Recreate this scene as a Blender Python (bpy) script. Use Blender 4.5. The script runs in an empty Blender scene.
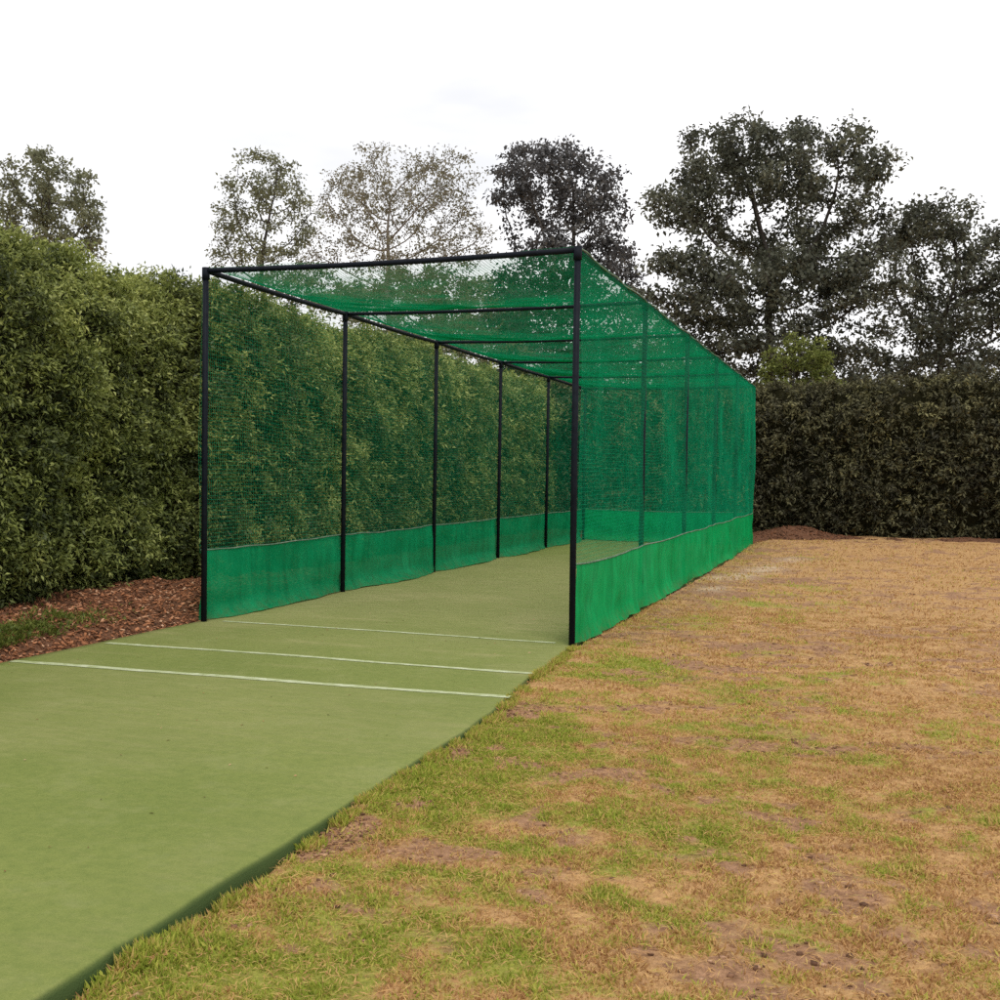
import bpy, math
import numpy as np

rng = np.random.default_rng(7)
scene = bpy.context.scene
COL = scene.collection

# ----------------------------------------------------------------- noise
def _hash(ix, iy, iz, seed):
    n = (ix * 374761393 + iy * 668265263 + iz * 2147483647 + seed * 974634777) & 0xFFFFFFFF
    n = ((n ^ (n >> 13)) * 1274126177) & 0xFFFFFFFF
    n = n ^ (n >> 16)
    return (n & 0xFFFF) / 65535.0

def vnoise(x, y, z=None, seed=0):
    x = np.asarray(x, float); y = np.asarray(y, float)
    z = np.zeros_like(x) if z is None else np.asarray(z, float)
    xi = np.floor(x).astype(np.int64); yi = np.floor(y).astype(np.int64); zi = np.floor(z).astype(np.int64)
    fx = x - xi; fy = y - yi; fz = z - zi
    fx = fx * fx * (3 - 2 * fx); fy = fy * fy * (3 - 2 * fy); fz = fz * fz * (3 - 2 * fz)
    r = 0
    for a in (0, 1):
        for b in (0, 1):
            for c in (0, 1):
                w = (fx if a else 1 - fx) * (fy if b else 1 - fy) * (fz if c else 1 - fz)
                r = r + w * _hash(xi + a, yi + b, zi + c, seed)
    return r

def fbm(x, y, z=None, scale=1.0, octs=4, seed=0):
    x = np.asarray(x, float) / scale; y = np.asarray(y, float) / scale
    z = None if z is None else np.asarray(z, float) / scale
    t = 0; a = .5; s = 0
    for o in range(octs):
        t = t + a * vnoise(x, y, z, seed + o * 17); s += a; a *= .5
        x = x * 2.03 + 5.3; y = y * 2.03 + 1.7; z = None if z is None else z * 2.03 + 3.1
    return t / s

def sstep(a, b, x):
    t = np.clip((x - a) / (b - a), 0, 1)
    return t * t * (3 - 2 * t)

# ----------------------------------------------------------------- mesh helpers
def mesh_obj(name, verts, faces, mats, parent=None, smooth=False, attrs=None, mat_idx=None):
    verts = np.asarray(verts, np.float32); faces = np.asarray(faces, np.int32)
    k = faces.shape[1]
    me = bpy.data.meshes.new(name)
    me.vertices.add(len(verts)); me.vertices.foreach_set('co', verts.ravel())
    me.loops.add(faces.size); me.loops.foreach_set('vertex_index', faces.ravel())
    me.polygons.add(len(faces))
    me.polygons.foreach_set('loop_start', np.arange(0, faces.size, k, dtype=np.int32))
    me.polygons.foreach_set('loop_total', np.full(len(faces), k, np.int32))
    if smooth:
        me.polygons.foreach_set('use_smooth', np.ones(len(faces), bool))
    for m in (mats if isinstance(mats, (list, tuple)) else [mats]):
        me.materials.append(m)
    if mat_idx is not None:
        me.polygons.foreach_set('material_index', np.asarray(mat_idx, np.int32))
    for an, av in (attrs or {}).items():
        a = me.attributes.new(an, 'FLOAT', 'POINT')
        a.data.foreach_set('value', np.asarray(av, np.float32))
    me.update(calc_edges=True); me.validate()
    ob = bpy.data.objects.new(name, me)
    COL.objects.link(ob)
    if parent is not None:
        ob.parent = parent
    return ob

class MB:
    """collects pieces into one quad mesh (triangles are avoided)"""
    def __init__(s): s.v = []; s.f = []; s.n = 0; s.a = []
    def add(s, v, f, a=None):
        v = np.asarray(v, float); s.v.append(v); s.f.append(np.asarray(f) + s.n); s.n += len(v)
        s.a.append(np.full(len(v), 0.) if a is None else np.broadcast_to(np.asarray(a, float), (len(v),)))
    def build(s, name, mats, parent=None, smooth=False, attr='tint', off=None):
        v = np.concatenate(s.v)
        if off is not None: v = v - np.asarray(off)
        return mesh_obj(name, v, np.concatenate(s.f), mats, parent, smooth, {attr: np.concatenate(s.a)})

def tube(mb, pts, radii, sides=8, a=None, cap=True):
    pts = np.asarray(pts, float); n = len(pts)
    radii = np.broadcast_to(np.asarray(radii, float), (n,))
    d = np.gradient(pts, axis=0); d /= np.linalg.norm(d, axis=1, keepdims=True) + 1e-9
    ref = np.array([0, 0, 1.]) if abs(d[0][2]) < .9 else np.array([1., 0, 0])
    u = np.cross(d, ref); u /= np.linalg.norm(u, axis=1, keepdims=True) + 1e-9
    w = np.cross(d, u)
    th = np.arange(sides) * 2 * math.pi / sides
    ring = u[:, None, :] * np.cos(th)[None, :, None] + w[:, None, :] * np.sin(th)[None, :, None]
    v = (pts[:, None, :] + ring * radii[:, None, None]).reshape(-1, 3)
    i = np.arange(n - 1)[:, None] * sides; j = np.arange(sides)[None, :]; j2 = (j + 1) % sides
    f = np.stack([i + j, i + j2, i + sides + j2, i + sides + j], -1).reshape(-1, 4)
    if cap:
        c0, c1 = len(v), len(v) + 1
        v = np.concatenate([v, pts[:1], pts[-1:]])
        fs = [f]
        for k in range(0, sides, 2):
            fs.append([[c0, (k + 2) % sides, (k + 1) % sides, k]])
            b = (n - 1) * sides
            fs.append([[c1, b + k, b + (k + 1) % sides, b + (k + 2) % sides]])
        f = np.concatenate(fs)
    mb.add(v, f, a)

def box(mb, c, s, a=None):
    c = np.asarray(c, float); h = np.asarray(s, float) / 2
    v = np.array([[x, y, z] for x in (-1, 1) for y in (-1, 1) for z in (-1, 1)]) * h + c
    f = [[0, 1, 3, 2], [4, 6, 7, 5], [0, 4, 5, 1], [2, 3, 7, 6], [0, 2, 6, 4], [1, 5, 7, 3]]
    mb.add(v, f, a)

def empty(name, loc=(0, 0, 0)):
    o = bpy.data.objects.new(name, None); COL.objects.link(o); o.location = loc
    o.empty_display_size = .3
    return o

def tag(o, label=None, cat=None, group=None, kind=None):
    if label: o['label'] = label
    if cat: o['category'] = cat
    if group: o['group'] = group
    if kind: o['kind'] = kind
    return o

def unit(v):
    return v / (np.linalg.norm(v, axis=-1, keepdims=True) + 1e-9)

def leaves_mesh(P, D, N, L, Wd, fold=.25):
    """one folded rhombus per leaf: base, left, tip, right"""
    D = unit(D); S = unit(np.cross(D, N)); N2 = np.cross(S, D)
    L = L[:, None]; Wd = Wd[:, None]
    base = P; tip = P + D * L - N2 * L * .12
    mid = P + D * L * .45
    lf = mid + S * Wd * .5 + N2 * Wd * fold; rt = mid - S * Wd * .5 + N2 * Wd * fold
    v = np.stack([base, rt, tip, lf], 1).reshape(-1, 3)
    f = np.arange(len(P) * 4).reshape(-1, 4)
    return v, f

def rand_dirs(n):
    v = rng.normal(size=(n, 3)); return unit(v)

# ----------------------------------------------------------------- materials
def new_mat(name):
    m = bpy.data.materials.new(name); m.use_nodes = True
    nt = m.node_tree; nt.nodes.clear()
    out = nt.nodes.new('ShaderNodeOutputMaterial')
    return m, nt, out

def node(nt, t, **kw):
    n = nt.nodes.new(t)
    for k, v in kw.items():
        if k.startswith('i_'):
            n.inputs[k[2:].replace('_', ' ')].default_value = v
        else:
            setattr(n, k, v)
    return n

def ramp(nt, stops, fac):
    r = nt.nodes.new('ShaderNodeValToRGB')
    el = r.color_ramp.elements
    while len(el) > 1: el.remove(el[-1])
    el[0].position = stops[0][0]; el[0].color = (*stops[0][1], 1)
    for p, c in stops[1:]:
        e = el.new(p); e.color = (*c, 1)
    nt.links.new(fac, r.inputs['Fac'])
    return r.outputs['Color']

def noise(nt, scale, detail=4, rough=.6, coord='Object', stretch=None):
    tc = nt.nodes.new('ShaderNodeTexCoord'); src = tc.outputs[coord]
    if stretch:
        mp = nt.nodes.new('ShaderNodeMapping'); mp.inputs['Scale'].default_value = stretch
        nt.links.new(src, mp.inputs['Vector']); src = mp.outputs['Vector']
    n = nt.nodes.new('ShaderNodeTexNoise')
    n.inputs['Scale'].default_value = scale; n.inputs['Detail'].default_value = detail
    n.inputs['Roughness'].default_value = rough
    nt.links.new(src, n.inputs['Vector'])
    return n.outputs['Fac']

def mixc(nt, fac, a, b, mode='MIX'):
    m = nt.nodes.new('ShaderNodeMix'); m.data_type = 'RGBA'; m.blend_type = mode
    for sock, val in ((m.inputs[0], fac), (m.inputs[6], a), (m.inputs[7], b)):
        if hasattr(val, 'links') or isinstance(val, bpy.types.NodeSocket): nt.links.new(val, sock)
        elif isinstance(val, (int, float)): sock.default_value = val
        else: sock.default_value = (*val, 1)
    return m.outputs[2]

def mrange(nt, val, a, b, c=0, d=1):
    n = nt.nodes.new('ShaderNodeMapRange')
    n.inputs['From Min'].default_value = a; n.inputs['From Max'].default_value = b
    n.inputs['To Min'].default_value = c; n.inputs['To Max'].default_value = d
    nt.links.new(val, n.inputs['Value'])
    return n.outputs['Result']

def attr(nt, name):
    n = nt.nodes.new('ShaderNodeAttribute'); n.attribute_name = name
    return n.outputs['Fac']

def bump(nt, h, strength=.3, dist=.02):
    b = nt.nodes.new('ShaderNodeBump'); b.inputs['Strength'].default_value = strength
    b.inputs['Distance'].default_value = dist; nt.links.new(h, b.inputs['Height'])
    return b.outputs['Normal']

def bsdf(nt, col, rough=.7, normal=None, spec=.3, metallic=0):
    p = nt.nodes.new('ShaderNodeBsdfPrincipled')
    if isinstance(col, bpy.types.NodeSocket): nt.links.new(col, p.inputs['Base Color'])
    else: p.inputs['Base Color'].default_value = (*col, 1)
    p.inputs['Roughness'].default_value = rough
    p.inputs['Specular IOR Level'].default_value = spec
    p.inputs['Metallic'].default_value = metallic
    if normal is not None: nt.links.new(normal, p.inputs['Normal'])
    return p.outputs[0]

def mix_sh(nt, fac, a, b):
    m = nt.nodes.new('ShaderNodeMixShader')
    if isinstance(fac, bpy.types.NodeSocket): nt.links.new(fac, m.inputs[0])
    else: m.inputs[0].default_value = fac
    nt.links.new(a, m.inputs[1]); nt.links.new(b, m.inputs[2])
    return m.outputs[0]

def leaf_mat(name, stops, trans=.3, rough=.55, spec=.25, nscale=.8):
    m, nt, out = new_mat(name)
    c = ramp(nt, stops, attr(nt, 'tint'))
    n = noise(nt, nscale, 3)
    c = mixc(nt, mrange(nt, n, .3, .7, .0, .35), c, (c_mul := tuple(x * .6 for x in stops[0][1])))
    s = bsdf(nt, c, rough, spec=spec)
    t = nt.nodes.new('ShaderNodeBsdfTranslucent'); nt.links.new(c, t.inputs['Color'])
    nt.links.new(mix_sh(nt, trans, s, t.outputs[0]), out.inputs[0])
    return m

def plain_mat(name, c1, c2, scale=6, rough=.8, b=.3, bd=.02, spec=.2, stretch=None, lo=.3, hi=.7):
    m, nt, out = new_mat(name)
    n = noise(nt, scale, 6, stretch=stretch)
    c = mixc(nt, mrange(nt, n, lo, hi), c1, c2)
    nt.links.new(bsdf(nt, c, rough, bump(nt, n, b, bd), spec), out.inputs[0])
    return m

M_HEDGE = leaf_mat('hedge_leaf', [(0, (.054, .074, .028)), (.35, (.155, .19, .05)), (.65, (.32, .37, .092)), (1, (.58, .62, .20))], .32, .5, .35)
M_HEDGE2 = leaf_mat('brown_hedge_leaf', [(0, (.04, .038, .024)), (.45, (.10, .096, .048)), (.8, (.19, .178, .082)), (1, (.32, .30, .13))], .22, .6, .25)  # darker, browner leaf colour of the far hedge
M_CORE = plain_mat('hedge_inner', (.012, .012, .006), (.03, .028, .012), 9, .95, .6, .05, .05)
M_BARK = plain_mat('bark', (.035, .03, .026), (.085, .075, .065), 7, .9, .6, .03, .1, stretch=(1, 1, .25))
M_PALEBARK = plain_mat('pale_bark', (.13, .11, .09), (.30, .27, .23), 7, .9, .5, .02, .1)
M_OAK = leaf_mat('oak_leaf', [(0, (.045, .05, .036)), (.6, (.155, .165, .115)), (1, (.28, .285, .19))], .35, .55, .3)  # oak, dark and pale leaf colours lifted to stand in for haze
M_DARK = leaf_mat('dark_leaf', [(0, (.045, .045, .045)), (.6, (.15, .148, .148)), (1, (.24, .235, .21))], .35, .55, .3)
M_BIRCH = leaf_mat('thin_leaf', [(0, (.16, .15, .095)), (.6, (.27, .25, .16)), (1, (.38, .34, .23))], .4, .6, .2)
M_ASH = leaf_mat('pale_green_leaf', [(0, (.14, .15, .09)), (.6, (.28, .295, .175)), (1, (.42, .43, .27))], .45, .55, .25)
M_SHRUB = leaf_mat('yellow_green_leaf', [(0, (.13, .16, .04)), (.6, (.28, .32, .08)), (1, (.44, .48, .13))], .4, .5, .3)
M_POLE = plain_mat('black_steel', (.004, .006, .011), (.009, .012, .019), 14, .6, .15, .004, .12)

def fabric(name, c1, c2, trans, see, scale=5, stretch=None, rough=.7):
    m, nt, out = new_mat(name)
    n = noise(nt, scale, 5, stretch=stretch)
    c = mixc(nt, mrange(nt, n, .3, .7), c1, c2)
    s = bsdf(nt, c, rough, None, .04)
    t = nt.nodes.new('ShaderNodeBsdfTranslucent'); nt.links.new(c, t.inputs['Color'])
    sh = mix_sh(nt, trans, s, t.outputs[0])
    if see > 0:
        tr = nt.nodes.new('ShaderNodeBsdfTransparent')
        sh = mix_sh(nt, see, sh, tr.outputs[0])
    nt.links.new(sh, out.inputs[0])
    return m
M_NET = fabric('green_twine', (.008, .37, .18), (.014, .52, .26), .5, 0, 3)
def dirty_shaded_cloth(name, c1, c2, trans, see):
    m = fabric(name, c1, c2, trans, see, 2.5, (1, 1, .3))
    nt = m.node_tree; base = [n for n in nt.nodes if n.type == 'MIX'][0]
    users = [l.to_socket for l in base.outputs[2].links]
    st = noise(nt, 6, 5, .7, stretch=(1.6, 1.6, .12)); c = mixc(nt, mrange(nt, st, .45, .72, 0, .55), base.outputs[2], tuple(v * .5 for v in c1))  # dark upright streaks paint the shade of folds into the cloth
    fd = noise(nt, 1.1, 5, .7); c = mixc(nt, mrange(nt, fd, .5, .75, 0, .35), c, (.06, .36, .17))
    tc = nt.nodes.new('ShaderNodeTexCoord'); sx = nt.nodes.new('ShaderNodeSeparateXYZ'); nt.links.new(tc.outputs['Object'], sx.inputs[0])
    mu = nt.nodes.new('ShaderNodeMath'); mu.operation = 'MULTIPLY'
    nt.links.new(mrange(nt, sx.outputs[2], .14, .0, 0, 1), mu.inputs[0]); nt.links.new(mrange(nt, noise(nt, 9, 5, .75), .4, .65, 0, .6), mu.inputs[1])
    c = mixc(nt, mu.outputs[0], c, (.16, .15, .06))
    wv = noise(nt, 220, 2, .6); c = mixc(nt, mrange(nt, wv, .35, .65, 0, .25), c, tuple(v * .45 for v in c1))
    for u in users: nt.links.new(c, u)
    return m
M_SKIRT = dirty_shaded_cloth('green_shade_cloth', (.003, .37, .10), (.008, .54, .165), .35, .03)
M_SKIRT_DIM = dirty_shaded_cloth('dimmed_green_shade_cloth', (.004, .30, .115), (.010, .44, .18), .35, .09)  # same cloth as the right; weaker backlight put into darker, more see-through colour
M_HEM = fabric('faded_hem', (.10, .20, .13), (.28, .34, .26), .2, 0, 8)

# turf mat
def turf_mat():
    m, nt, out = new_mat('artificial_turf')
    a = noise(nt, .55, 5, .6); b = noise(nt, 130, 2, .7); d = noise(nt, 7, 5, .7, stretch=(.35, 1.6, 1))
    e = noise(nt, 34, 3, .75)
    c = mixc(nt, mrange(nt, a, .32, .68), (.178, .212, .054), (.236, .262, .074))
    c = mixc(nt, mrange(nt, d, .50, .80, 0, .55), c, (.265, .255, .098))
    c = mixc(nt, mrange(nt, e, .55, .8, 0, .45), c, (.13, .176, .042))
    c = mixc(nt, mrange(nt, b, .35, .65, 0, .5), c, (.134, .176, .042))
    k = noise(nt, 16, 5, .8)
    c = mixc(nt, mrange(nt, k, .42, .70, 0, .6), c, (.112, .155, .038))
    k2 = noise(nt, 2.2, 6, .75)
    c = mixc(nt, mrange(nt, k2, .52, .72, 0, .5), c, (.25, .264, .107))
    w = attr(nt, 'wear_lift')
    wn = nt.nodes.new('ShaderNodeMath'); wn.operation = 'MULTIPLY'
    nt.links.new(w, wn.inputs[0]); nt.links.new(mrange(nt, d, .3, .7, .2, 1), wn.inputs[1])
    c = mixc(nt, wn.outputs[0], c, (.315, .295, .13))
    c = mixc(nt, attr(nt, 'edge'), c, (.06, .095, .03))
    nt.links.new(bsdf(nt, c, .9, bump(nt, b, .5, .006), .12), out.inputs[0])
    return m
M_TURF = turf_mat()

def line_mat():
    m, nt, out = new_mat('worn_white_line')
    n = noise(nt, 9, 6, .75); n2 = noise(nt, 120, 2)
    c = mixc(nt, mrange(nt, n, .34, .62, .15, .95), (.60, .63, .46), (.30, .35, .15))
    c = mixc(nt, mrange(nt, n2, .5, .8, 0, .5), c, (.3, .34, .14))
    nt.links.new(bsdf(nt, c, .9, bump(nt, n2, .4, .004), .1), out.inputs[0])
    return m
M_LINE = line_mat()

def lawn_mat():
    m, nt, out = new_mat('patchy_lawn')
    g = attr(nt, 'green'); d = attr(nt, 'dirt')
    n1 = noise(nt, 3.5, 6, .7); n2 = noise(nt, 22, 5, .75); n3 = noise(nt, 90, 3, .75)
    straw = mixc(nt, mrange(nt, n2, .35, .68), (.33, .185, .078), (.60, .375, .168))
    gr = mixc(nt, mrange(nt, n2, .3, .7), (.17, .18, .034), (.37, .36, .075))
    soil = mixc(nt, mrange(nt, n2, .3, .7), (.18, .092, .05), (.46, .27, .155))
    mg = nt.nodes.new('ShaderNodeMath'); mg.operation = 'ADD'
    nt.links.new(g, mg.inputs[0]); nt.links.new(mrange(nt, n2, .25, .75, -.4, .4), mg.inputs[1])
    c = mixc(nt, mrange(nt, mg.outputs[0], .3, .7), straw, gr)
    md = nt.nodes.new('ShaderNodeMath'); md.operation = 'ADD'
    nt.links.new(d, md.inputs[0]); nt.links.new(mrange(nt, n1, .25, .75, -.35, .35), md.inputs[1])
    c = mixc(nt, mrange(nt, md.outputs[0], .4, .75), c, soil)
    c = mixc(nt, mrange(nt, n3, .52, .74, 0, .55), c, (.12, .075, .042))
    c = mixc(nt, attr(nt, 'pale'), c, (.62, .50, .36))
    nt.links.new(bsdf(nt, c, .95, bump(nt, n2, .7, .03), .08), out.inputs[0])
    return m
M_LAWN = lawn_mat()

def tint_mat(name, stops, rough=.8, trans=0, spec=.15):
    m, nt, out = new_mat(name)
    c = ramp(nt, stops, attr(nt, 'tint'))
    s = bsdf(nt, c, rough, spec=spec)
    if trans:
        t = nt.nodes.new('ShaderNodeBsdfTranslucent'); nt.links.new(c, t.inputs['Color'])
        s = mix_sh(nt, trans, s, t.outputs[0])
    nt.links.new(s, out.inputs[0])
    return m
M_GRASS = tint_mat('grass_blade', [(0, (.42, .23, .10)), (.3, (.66, .41, .17)), (.5, (.56, .45, .13)), (.72, (.46, .48, .08)), (1, (.30, .37, .05))], .7, .35)
M_CHIP = tint_mat('wood_chip', [(0, (.05, .026, .016)), (.35, (.20, .085, .042)), (.75, (.42, .18, .085)), (1, (.64, .42, .27))], .85)
M_BED = plain_mat('bark_soil', (.08, .042, .026), (.22, .105, .058), 30, .95, .8, .04, .1)
M_CLOD = tint_mat('soil_clod', [(0, (.10, .05, .03)), (.6, (.26, .14, .08)), (1, (.50, .31, .19))], .95)
M_WEED = leaf_mat('weed_leaf', [(0, (.08, .11, .02)), (.6, (.16, .20, .035)), (1, (.26, .28, .06))], .3)

# ----------------------------------------------------------------- camera (fitted to the cage)
F, CX, CY = 1196.07, 414.23, 513.06
yaw, pitch, roll = -.364879, -.034228, .012451
CAM = np.array([6.06282, -10.14369, 1.48452])
fw = np.array([math.sin(yaw) * math.cos(pitch), math.cos(yaw) * math.cos(pitch), math.sin(pitch)])
r0 = np.array([math.cos(yaw), -math.sin(yaw), 0]); u0 = np.cross(r0, fw)
rv = r0 * math.cos(roll) + u0 * math.sin(roll); uv = -r0 * math.sin(roll) + u0 * math.cos(roll)
cam = bpy.data.cameras.new('camera'); camo = bpy.data.objects.new('camera', cam); COL.objects.link(camo)
from mathutils import Matrix
M = Matrix.Identity(4)
for i in range(3):
    M[i][0] = rv[i]; M[i][1] = uv[i]; M[i][2] = -fw[i]; M[i][3] = CAM[i]
camo.matrix_world = M
cam.sensor_fit = 'HORIZONTAL'; cam.sensor_width = 36; cam.lens = F / 1000 * 36
cam.shift_x = (500 - CX) / 1000; cam.shift_y = (CY - 500) / 1000
cam.clip_start = .05; cam.clip_end = 2000
scene.camera = camo

# ----------------------------------------------------------------- daylight, overcast
w = bpy.data.worlds.new('World'); scene.world = w; w.use_nodes = True
nt = w.node_tree; bg = nt.nodes['Background']
sky = nt.nodes.new('ShaderNodeTexSky'); sky.sky_type = 'NISHITA'; sky.sun_disc = False
SUN_EL, SUN_AZ = math.radians(58), math.radians(150)     # azimuth from +Y towards +X
sky.sun_elevation = SUN_EL; sky.sun_rotation = SUN_AZ; sky.dust_density = 4; sky.air_density = 1.5
cl_ = noise(nt, 2.2, 5, .55, 'Generated', (1, 1, 3.2))
cloud = mixc(nt, mrange(nt, cl_, .36, .62), (7.9, 7.9, 8.1), (10.6, 10.4, 10.45))
nt.links.new(mixc(nt, .88, sky.outputs[0], cloud), bg.inputs['Color'])
bg.inputs['Strength'].default_value = .1
sl = bpy.data.lights.new('sun', 'SUN'); sl.energy = 1.1; sl.angle = math.radians(18); sl.color = (1, .96, .9)
so = bpy.data.objects.new('sun', sl); COL.objects.link(so)
from mathutils import Vector
sd = Vector((math.sin(SUN_AZ) * math.cos(SUN_EL), math.cos(SUN_AZ) * math.cos(SUN_EL), math.sin(SUN_EL)))
so.rotation_euler = sd.to_track_quat('Z', 'Y').to_euler(); so.location = (10, -20, 30)
vs = scene.view_settings
vs.view_transform = 'Standard'; vs.look = 'None'; vs.gamma = 1; vs.use_curve_mapping = False
vs.exposure = .37
scene.cycles.max_bounces = 8; scene.cycles.transparent_max_bounces = 24
scene.cycles.use_denoising = False

# ----------------------------------------------------------------- layout numbers (metres)
W, H, BAY, NB = 3.66, 3.406, 3.286, 5
LEN = BAY * NB
MX0, MX1 = -.06, 3.90                # mat edges
MY0, MY1 = -16.0, LEN + .1

def edge_line(y):
    return MX1 - .17 * sstep(-4.0, -1.2, y) - .06 * sstep(-1.4, -.1, y)

def lawn_h(x, y):
    h = -.022 + (fbm(x, y, scale=.55, octs=4, seed=3) - .5) * .06 + (fbm(x, y, scale=.13, octs=2, seed=4) - .5) * .03 + (fbm(x, y, scale=3, octs=2, seed=9) - .5) * .08
    h = h - .045 * sstep(-4.8, -6.8, y) * sstep(6.5, 4, x)         # the lawn drops away beside the near end of the mat
    h = h + .16 * sstep(12.5, 17, y) * sstep(3.3, 4.2, x)        # earth banks up towards the far hedge
    under = sstep(MX0 - .25, MX0 - .02, x) * sstep(.05, -.03, x - edge_line(y)) * (y < MY1)
    edge = np.exp(-((x - edge_line(y) - .03) / .09) ** 2) * (y < MY1)
    h = np.where(under > .0, h * (1 - under) + (-.11) * under, h)
    h = h - edge * (.012 * sstep(-4.8, -6.5, y) + .05 * (fbm(y, y * 0, scale=.3, octs=3, seed=15) - .48)) * (y < .5)
    far = sstep(30, 60, np.hypot(x - 2, y - 5))
    return h * (1 - far) - .05 * far

BLOBS_D = [(5.05, -4.15, .55, .28, .9), (5.4, -3.3, .5, .25, .6), (4.5, -3.2, .35, .2, .5), (4.02, -2.9, .16, .35, 1.0), (3.98, -4.2, .1, .22, .9),
           (3.98, -5.6, .1, .25, .8), (5.55, -6.45, .3, .2, .8), (4.35, -5.6, .3, .18, .6), (6.2, -5.6, .4, .3, .5),
           (4.05, -1.4, .25, .5, .6), (4.7, 1.0, .4, 1.2, .55), (4.2, 4, .35, 2.5, .5), (5.0, 8, 1.0, 3, .45), (4.6, 13.5, .9, 1.5, .5), (4.9, -.6, .5, .4, .4), (4.3, -6.3, .35, .2, .7)]
BLOBS_G = [(4.3, -3.6, .45, .7, .85), (4.25, -4.8, .5, .7, .7), (4.5, -6.3, .5, .5, .5), (4.25, -.9, .4, .9, .7), (5.2, -5.4, .7, .6, .30), (5.6, -4.9, .5, .3, .25),
           (4.2, -6.9, .4, .5, .9), (4.5, 1.5, .4, 1.0, .3), (5.3, -1.6, .5, .7, .25), (3.95, -5.2, .2, .5, .6)]
def lawn_masks(x, y):
    g = .36 + (fbm(x, y, scale=1.1, octs=4, seed=21) - .5) * .8
    d = .12 + (fbm(x, y, scale=.8, octs=4, seed=33) - .5) * 1.3
    g = g + (fbm(x, y, scale=.24, octs=3, seed=23) - .5) * 1.2 * sstep(9, 1, y) + (fbm(x, y, scale=.09, octs=2, seed=24) - .5) * .9 * sstep(2, -2, y) + (fbm(x, y, scale=.5, octs=2, seed=28) - .5) * .7 * sstep(-2, 2, y)
    d = d + (fbm(x, y, scale=.30, octs=3, seed=35) - .5) * .9 + (fbm(x, y, scale=.10, octs=3, seed=36) - .5) * 1.1
    for bx, by, sx, sy, s in BLOBS_G:
        g = g + .62 * s * np.exp(-((x - bx) / sx) ** 2 - ((y - by) / sy) ** 2)
    for bx, by, sx, sy, s in BLOBS_D:
        d = d + .75 * s * np.exp(-((x - bx) / sx) ** 2 - ((y - by) / sy) ** 2)
    g = g - .27 * sstep(-3.5, 3, y) - .17 * sstep(5.2, 6.6, x) + (fbm(x, y, scale=1.8, octs=3, seed=27) - .5) * .9 * sstep(-1, 3, y)
    d = d + .13 * sstep(-1, 4, y) + (fbm(x, y, scale=.7, octs=3, seed=39) - .5) * .8 * sstep(-1, 4, y)
    bed = sstep(-.02, -.15, x) * (y < 20) * (x > -5)
    d = np.maximum(d, bed)
    sp = vnoise(x / .16, y / .16, seed=51) * .6 + vnoise(x / .07, y / .07, seed=52) * .4
    d = d + .75 * sstep(.60, .78, sp) * fbm(x, y, scale=1.5, octs=2, seed=53) * 1.3
    return np.clip(g, 0, 1), np.clip(d, 0, 1)

PALE = [(3.98, 8.0, .30, .35, .8), (4.25, 8.7, .22, .5, .6), (4.45, 10.2, .3, .8, .7), (4.1, 6.2, .22, .5, .5), (4.75, 12.3, .3, .6, .5)]
def lawn_pale(x, y):
    p = 0 * x
    for bx, by, sx, sy, s in PALE: p = p + s * np.exp(-((x - bx) / sx) ** 2 - ((y - by) / sy) ** 2)
    return np.clip(p * (.2 + 1.3 * fbm(x, y, scale=.3, octs=3, seed=55)), 0, .9)

# ----------------------------------------------------------------- ground sheet
def axis(segs):
    out = [np.array([segs[0][0]])]
    for a, b, s in segs: out.append(np.linspace(a, b, max(2, int(round((b - a) / s)) + 1))[1:])
    return np.concatenate(out)
gx = axis([(-400, -60, 40), (-60, -8, 4), (-8, 3.5, .35), (3.5, 7.4, .035), (7.4, 11, .07), (11, 14, .2), (14, 60, 4), (60, 400, 40)])
gy = axis([(-400, -60, 40), (-60, -14, 4), (-14, -8, .3), (-8, 1, .035), (1, 8, .08), (8, 20, .2), (20, 60, 4), (60, 400, 40)])
X, Y = np.meshgrid(gx, gy)
xf, yf = X.ravel(), Y.ravel()
nx, ny = len(gx), len(gy)
ii = (np.arange(ny - 1)[:, None] * nx + np.arange(nx - 1)[None, :]).ravel()
gf = np.stack([ii, ii + 1, ii + nx + 1, ii + nx], 1)
g_, d_ = lawn_masks(xf, yf)
lawn = mesh_obj('lawn', np.stack([xf, yf, lawn_h(xf, yf)], 1), gf, M_LAWN, smooth=True, attrs={'green': g_, 'dirt': d_, 'pale': lawn_pale(xf, yf)})
tag(lawn, kind='structure')

# ----------------------------------------------------------------- grass blades on the lawn
def grass(n, xr, yr, hmin, hmax, wmul=1.0):
    x = rng.uniform(*xr, n); y = rng.uniform(*yr, n)
    g, d = lawn_masks(x, y)
    clump = fbm(x, y, scale=.12, octs=2, seed=41)
    p = (.35 + .75 * g) * (1 - .92 * sstep(.35, .75, d)) * (.38 + .62 * sstep(.3, .6, clump + .12))
    ok = (rng.random(n) < p) & (x > edge_line(y) + .01 + .05 * fbm(y, y * 0, scale=.3, seed=5))
    x, y, g = x[ok], y[ok], g[ok]; clump = clump[ok]
    m = len(x)
    z = lawn_h(x, y) - .004
    h = rng.uniform(hmin, hmax, m) * (.35 + 1.2 * clump) * (1 + .5 * g * np.exp(-((x - edge_line(y)) / .2) ** 2))
    az = rng.uniform(0, 2 * math.pi, m); lean = rng.uniform(.25, 1.5, m)
    D = np.stack([np.cos(az) * lean, np.sin(az) * lean, np.ones(m)], 1)
    N = rand_dirs(m)
    t = np.clip(g * .85 + rng.normal(0, .27, m) + .08, 0, 1)
    v, f = leaves_mesh(np.stack([x, y, z], 1), D, N, h, h * .16 * wmul + .0015, .1)
    return v, f, np.repeat(t, 4)
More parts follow.
